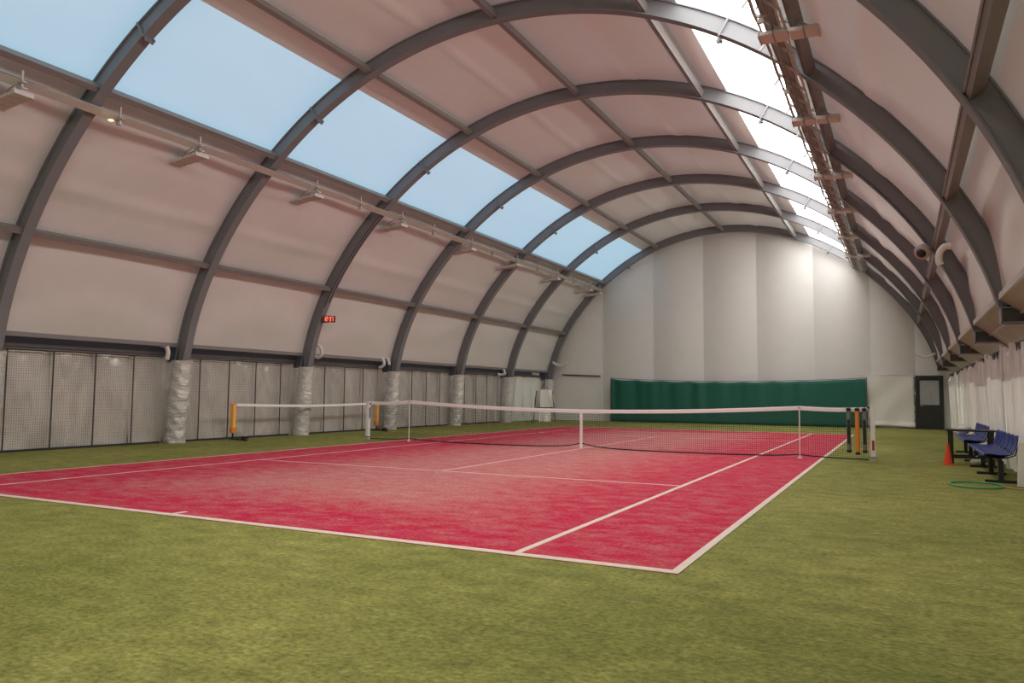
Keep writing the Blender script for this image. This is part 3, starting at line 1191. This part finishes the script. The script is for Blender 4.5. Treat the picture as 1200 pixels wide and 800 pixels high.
for a, b in ((-.52, -.36), (.52, -.36), (-.52, .40), (.52, .40)):
    m = MB()
    m.tube([uw(a, b, 0), uw(a * .72, b * .7, 1.48)], .022, 8)
    m.build('leg', 'steel_dark' if b < 0 else 'white_paint', uc)
m = MB()
m.box(uw(0, -.10, .68), (.74, .56, .05), Matrix.Rotation(.42, 3, 'Z'))
m.build('seat', 'steel_dark', uc)
m = MB()
m.grid(lambda u, v: uw(-.20 + .40 * u, -.36 + .02 * math.sin(PI * u) - .05 * v, .72 + .82 * v), 6, 6)
m.build('backrest', 'white_cloth', uc, solid=.03)
for s in (-1, 1):
    m = MB()
    m.grid(lambda u, v: uw(s * (.21 + .22 * u + .04 * math.sin(4 * v)), -.33 + .30 * u + .05 * math.sin(6 * v + 3 * u), .70 + (.80 - .25 * u * (1 - v)) * v), 8, 12)
    m.build('side_cloth', 'white_cloth', uc, smooth=True, solid=.01)
    m = MB()
    m.tube([uw(s * .16, -.36, 1.5), uw(s * .15, -.38, 1.62), uw(s * .11, -.36, 1.70)], .014, 6)
    m.build('rod', 'steel_dark', uc)
m = MB()
m.grid(lambda u, v: uw(-.27 + .58 * u, -.36 + .05 * math.sin(9 * u) * (1 - v) - .04 * (1 - v), .02 + .60 * v), 20, 8)
m.build('lower_cloth', 'white_cloth', uc, smooth=True, solid=.01)
m = MB()
m.tube([uw(-.45, -.35, .66), uw(.45, -.35, .66)], .02, 6)
m.tube([uw(-.45, .38, .66), uw(.45, .38, .66)], .02, 6)
m.build('crossbar', 'steel_dark', uc)

# ------------------------------------------------------------------ blue seats
def seat_shell(m, y, back):
    w = .235
    if not back:
        prof_ = [(8.13, .405), (8.15, .43), (8.22, .435), (8.35, .42), (8.48, .425), (8.53, .45)]
    else:
        prof_ = [(8.55, .475), (8.575, .52), (8.60, .60), (8.615, .69), (8.62, .735)]
    n = 8

    def fn(u, v):
        i = u * (len(prof_) - 1)
        k_ = min(int(i), len(prof_) - 2)
        f = i - k_
        x = prof_[k_][0] * (1 - f) + prof_[k_ + 1][0] * f
        z = prof_[k_][1] * (1 - f) + prof_[k_ + 1][1] * f
        s = 2 * v - 1
        ww = w * ((.90 - .10 * u ** 3) if back else 1 - .08 * (1 - u) ** 4)
        return Vector((x - (.02 * s * s if back else 0), y + ww * s, z + (.012 * s * s if not back else -.03 * abs(s) ** 4 * (u > .9))))
    m.grid(fn, 10, n)


def bench(y0, ns, label, pitch=.515, legs=(0, .5, 1)):
    y1 = y0 + ns * pitch
    t = thing('seat_bench', (8.38, (y0 + y1) / 2, 0), label, 'bench', 'blue seat benches')
    for i in range(ns):
        y = y0 + (i + .5) * pitch
        m = MB()
        seat_shell(m, y, False)
        m.build('seat', 'blue', t, smooth=True, solid=.014)
        m = MB()
        seat_shell(m, y, True)
        m.build('backrest', 'blue', t, smooth=True, solid=.014)
        m = MB()
        for s in (-1, 1):
            m.tube([(8.20, y + s * .15, .385), (8.45, y + s * .15, .385), (8.56, y + s * .15, .43), (8.61, y + s * .15, .60)], .011, 6)
        m.build('seat_bracket', 'black_metal', t)
    MB().box((8.34, (y0 + y1) / 2, .355), (.07, y1 - y0, .05)).build('beam', 'black_metal', t)
    for f in legs:
        y = y0 + .06 + (y1 - y0 - .12) * f
        m = MB()
        m.box((8.36, y, .19), (.075, .075, .30))
        m.build('leg', 'black_metal', t, bevel=.008)
        m = MB()
        m.box((8.36, y, .022), (.44, .06, .045))
        m.build('foot', 'black_metal', t, bevel=.008)


bench(-3.35, 6, 'row of blue plastic seats on a black beam, nearer bench beside the curtain')
bench(1.1, 6, 'row of blue plastic seats on a black beam, further bench behind the black table')

tb = thing('table', (8.2, .3, 0), 'small black table standing between the two blue benches', 'table')
MB().box((8.2, .32, .675), (.86, .62, .03)).build('tabletop', 'black_metal', tb, bevel=.006)
for x in (7.86, 8.55):
    for y in (.07, .57):
        MB().box((x, y, .33), (.07, .07, .66)).build('leg', 'black_metal', tb)
m = MB()
for y in (.07, .57):
    m.box((8.2, y, .15), (.66, .03, .04))
m.build('stretcher', 'black_metal', tb)

cn = thing('traffic_cone', (7.79, -.06, 0), 'bright orange cone standing in front of the black table', 'cone')
MB().box((7.79, -.06, .012), (.21, .21, .024)).build('base', 'cone', cn, bevel=.008)
MB().tube([(7.79, -.06, .02 + .40 * i / 5) for i in range(6)], [.080 - .058 * i / 5 for i in range(6)], 20).build('body', 'cone', cn, smooth=False)


def bag(c, s, name, label):
    t = thing(name, (c[0], c[1], c[2]), label, 'bag')
    m = MB()

    def fn(u, v):
        a, b = 2 * PI * u, PI * v - PI / 2
        r = 1 + .16 * math.sin(3 * a + 2 * b) + .10 * math.sin(7 * a - 3 * b)
        return Vector(c) + Vector((s[0] * r * math.cos(b) * math.cos(a), s[1] * r * math.cos(b) * math.sin(a), s[2] * (1 + math.sin(b)) * (1 + .05 * math.sin(4 * a))))
    m.grid(fn, 20, 10).build('body', 'white_cloth', t, smooth=True)
    MB().tube([Vector(c) + Vector((s[0] * .3, 0, s[2] * 1.9)), Vector(c) + Vector((s[0] * .1, 0, s[2] * 2.5)), Vector(c) + Vector((-s[0] * .3, 0, s[2] * 1.9))], .008, 5).build('handle', 'white_cloth', t)


bag((8.30, .32, 0.0), (.10, .09, .07), 'bag', 'white crumpled bag on the turf beside the black table legs')
bag((8.30, 3.70, .46), (.15, .18, .11), 'bag', 'white bag lying on the further blue bench')

# hoop with a tan cord, white board at the right edge
hp = thing('hoop', (7.97, -3.98, 0), 'thin green hoop lying flat on the turf near the blue seats', 'hoop')
MB().tube([(7.97 + .355 * math.cos(2 * PI * i / 48), -3.98 + .44 * math.sin(2 * PI * i / 48), .016) for i in range(48)], .016, 8, closed=True).build('ring', 'hoop', hp, smooth=True)
cd = MB()
cd.tube([(8.31, -4.10, .018), (8.36, -4.13, .012), (8.44, -4.22, .012), (8.52, -4.25, .012), (8.66, -4.26, .012), (8.85, -4.2, .012)], .014, 6)
cd = cd.build('cord', 'tan', off=(8.31, -4.10, 0))
tag(cd, 'tan cord trailing across the turf from the green hoop', 'cord')
wbt = thing('white_board', (8.8, -3.86, 0), 'white board standing on the turf at the right edge beside the blue seats', 'board')
m = MB()
m.box((8.82, -3.86, .33), (.60, .04, .66), Matrix.Rotation(.04, 3, 'Y'))
m.build('panel', 'tarp', wbt, bevel=.006)

# ------------------------------------------------------------------ clock, dome camera, hoses
cy = AY[3]
ck = thing('digital_clock', (-8.62, cy, 3.45), 'red digital wall clock mounted on a steel arch', 'clock')
x0, z0 = prof(-79.5)
# the face looks towards the camera across the court
fd = Vector((0.66, -0.75, -0.05)).normalized()
sdv = fd.cross(Vector((0, 0, 1))).normalized() * -1
upc = sdv.cross(fd)
if upc.z < 0:
    upc = -upc
cc = Vector((x0 + .17, cy + .10, z0))
rot = Matrix((sdv, fd, upc)).transposed()
MB().box(cc, (.40, .07, .20), rot).build('case', 'black', ck, bevel=.006)
MB().box(cc + fd * .037, (.37, .006, .17), rot).build('display', 'led_back', ck)
SEGS = {'1': 'bc', '2': 'abged', '3': 'abgcd', '7': 'abc'}
m = MB()
for i, ch in enumerate('1237'):
    ox = (-.125, -.058, .038, .105)[i]
    wdt, hgt = .042, .062
    P = {'a': (0, hgt, wdt, .012), 'g': (0, 0, wdt, .012), 'd': (0, -hgt, wdt, .012), 'b': (wdt / 2, hgt / 2, .012, hgt),
         'c': (wdt / 2, -hgt / 2, .012, hgt), 'f': (-wdt / 2, hgt / 2, .012, hgt), 'e': (-wdt / 2, -hgt / 2, .012, hgt)}
    for s in SEGS[ch]:
        px, pz, sx, sz = P[s]
        m.box(cc + fd * .042 + sdv * (ox + px) + upc * pz, (sx, .004, sz), rot)
for z in (-.025, .025):
    m.box(cc + fd * .042 + sdv * (-.010) + upc * z, (.012, .004, .012), rot)
m.build('digits', 'led', ck)
MB().bar((x0 - .02, cy, z0 - .10), cc - fd * .03 + Vector((0, 0, -.09)), .05, .04).build('bracket', 'black', ck)
m = MB()
pts = [pv(a, cy - .09, -.012) for a in range(-54, -78, -1)]
m.tube(pts, .010, 5)
pts = [pv(a, cy + .02, -.012) for a in range(-54, -77, -1)]
m.tube(pts, .010, 5)
m.build('cable', 'black', ARCH[3])

dx_, dz_ = prof(72.6, -.02)
dm = thing('dome_camera', (dx_, AY[3] - .18, dz_), 'grey dome security camera hanging from the right side of the arch', 'camera')
c = Vector((dx_ - .11, AY[3] - .22, dz_ - .14))
look = Vector((-.35, -.75, -.55)).normalized()
bk = c - look * .05


def lathe(m, base, axis, prf, n=20):
    a = Vector((0, 0, 1)) if abs(axis.z) < .9 else Vector((1, 0, 0))
    x = axis.cross(a).normalized()
    y = axis.cross(x)
    vs, fs = [], []
    for r, h in prf:
        for j in range(n):
            t = 2 * PI * j / n
            vs.append(base + axis * h + (x * math.cos(t) + y * math.sin(t)) * r)
    for i in range(len(prf) - 1):
        for j in range(n):
            j2 = (j + 1) % n
            fs.append((i * n + j, i * n + j2, (i + 1) * n + j2, (i + 1) * n + j))
    m.add(vs, fs)


m = MB()
lathe(m, bk, look, [(.001, -.06), (.15, -.06), (.165, 0), (.16, .05), (.13, .075), (.095, .08)])
m.build('housing', 'galv', dm, smooth=True)
m = MB()
lathe(m, bk, look, [(.096, .072), (.085, .11), (.055, .14), (.001, .15)])
m.build('lens_dome', 'black', dm, smooth=True)
MB().bar(c - look * .08, (dx_ + .02, AY[3], dz_ + .02), .06, .06).build('bracket', 'galv', dm)
m = MB()
m.tube([pv(a, AY[3] - .115, .01) for a in range(52, 73, 1)], .011, 6)
m.tube([pv(a, AY[3] - .085, -.02) for a in range(52, 73, 1)], .008, 6)
m.build('conduit', 'black', ARCH[3])


def hose(pts, r, label, nm='air_hose'):
    # smooth the polyline a little
    P = [Vector(p) for p in pts]
    out = []
    for i in range(len(P) - 1):
        p0, p1, p2, p3 = P[max(i - 1, 0)], P[i], P[i + 1], P[min(i + 2, len(P) - 1)]
        for s in range(6):
            t = s / 6
            out.append(0.5 * ((2 * p1) + (-p0 + p2) * t + (2 * p0 - 5 * p1 + 4 * p2 - p3) * t * t + (-p0 + 3 * p1 - 3 * p2 + p3) * t ** 3))
    out.append(P[-1])
    o = MB().tube(out, r, 10).build(nm, 'white_tube', off=P[0], smooth=True)
    tag(o, label, 'hose', 'white air hoses')
    return o


y = AY[2]
hose([(-9.62, y - .40, 2.46), (-9.45, y - .42, 2.42), (-9.38, y - .42, 2.28), (-9.42, y - .42, 2.10)], .055, 'white bent air hose left of the nearest whole foil column')
y = AY[3]
hose([(-9.25, y + .12, 2.86), (-9.02, y + .20, 2.72), (-8.98, y + .24, 2.52), (-9.08, y + .24, 2.40), (-9.2, y + .2, 2.42)], .055, 'white hooked air hose below the red digital clock')
y = AY[4]
hose([(-9.60, y - .62, 2.62), (-9.42, y - .62, 2.5), (-9.36, y - .62, 2.32), (-9.55, y - .62, 2.2)], .055, 'white air hose at the fourth arch, left one of two')
hose([(-9.60, y - .36, 2.62), (-9.38, y - .36, 2.52), (-9.32, y - .36, 2.32)], .055, 'white air hose at the fourth arch, right one of two')
y = AY[6]
hose([(-9.55, y - .5, 2.50), (-9.44, y - .5, 2.46), (-9.36, y - .5, 2.26), (-9.55, y - .5, 2.2), (-9.66, y - .6, 2.24)], .06, 'white air hose beside the last but one arch on the left')
y = AY[7]
hose([(-9.05, y - .28, 2.98), (-8.85, y - .28, 2.84), (-8.5, y - .28, 2.80), (-8.25, y - .28, 2.92)], .06, 'white angled air hose across the foot of the last arch, left side')
hose([(7.55, y - .25, 3.18), (7.8, y - .28, 3.04), (8.05, y - .28, 3.03), (8.28, y - .25, 3.16)], .05, 'white angled air hose across the last arch, right side')
y = AY[2]
hose([(7.74, y - .14, 3.66), (7.65, y - .14, 3.66), (7.58, y - .15, 3.58), (7.56, y - .15, 3.45), (7.585, y - .15, 3.37)], .052, 'white hooked air hose on the right roof near the dome camera')
o = MB()
o.tube([(-9.35, 17.0, 2.33), (-9.0, 16.9, 2.30)], .06, 10)
o = o.build('wall_lamp', 'lamp_white', off=(-9.2, 17, 2.3))
tag(o, 'small white wall lamp under the left eave near the end wall', 'lamp')
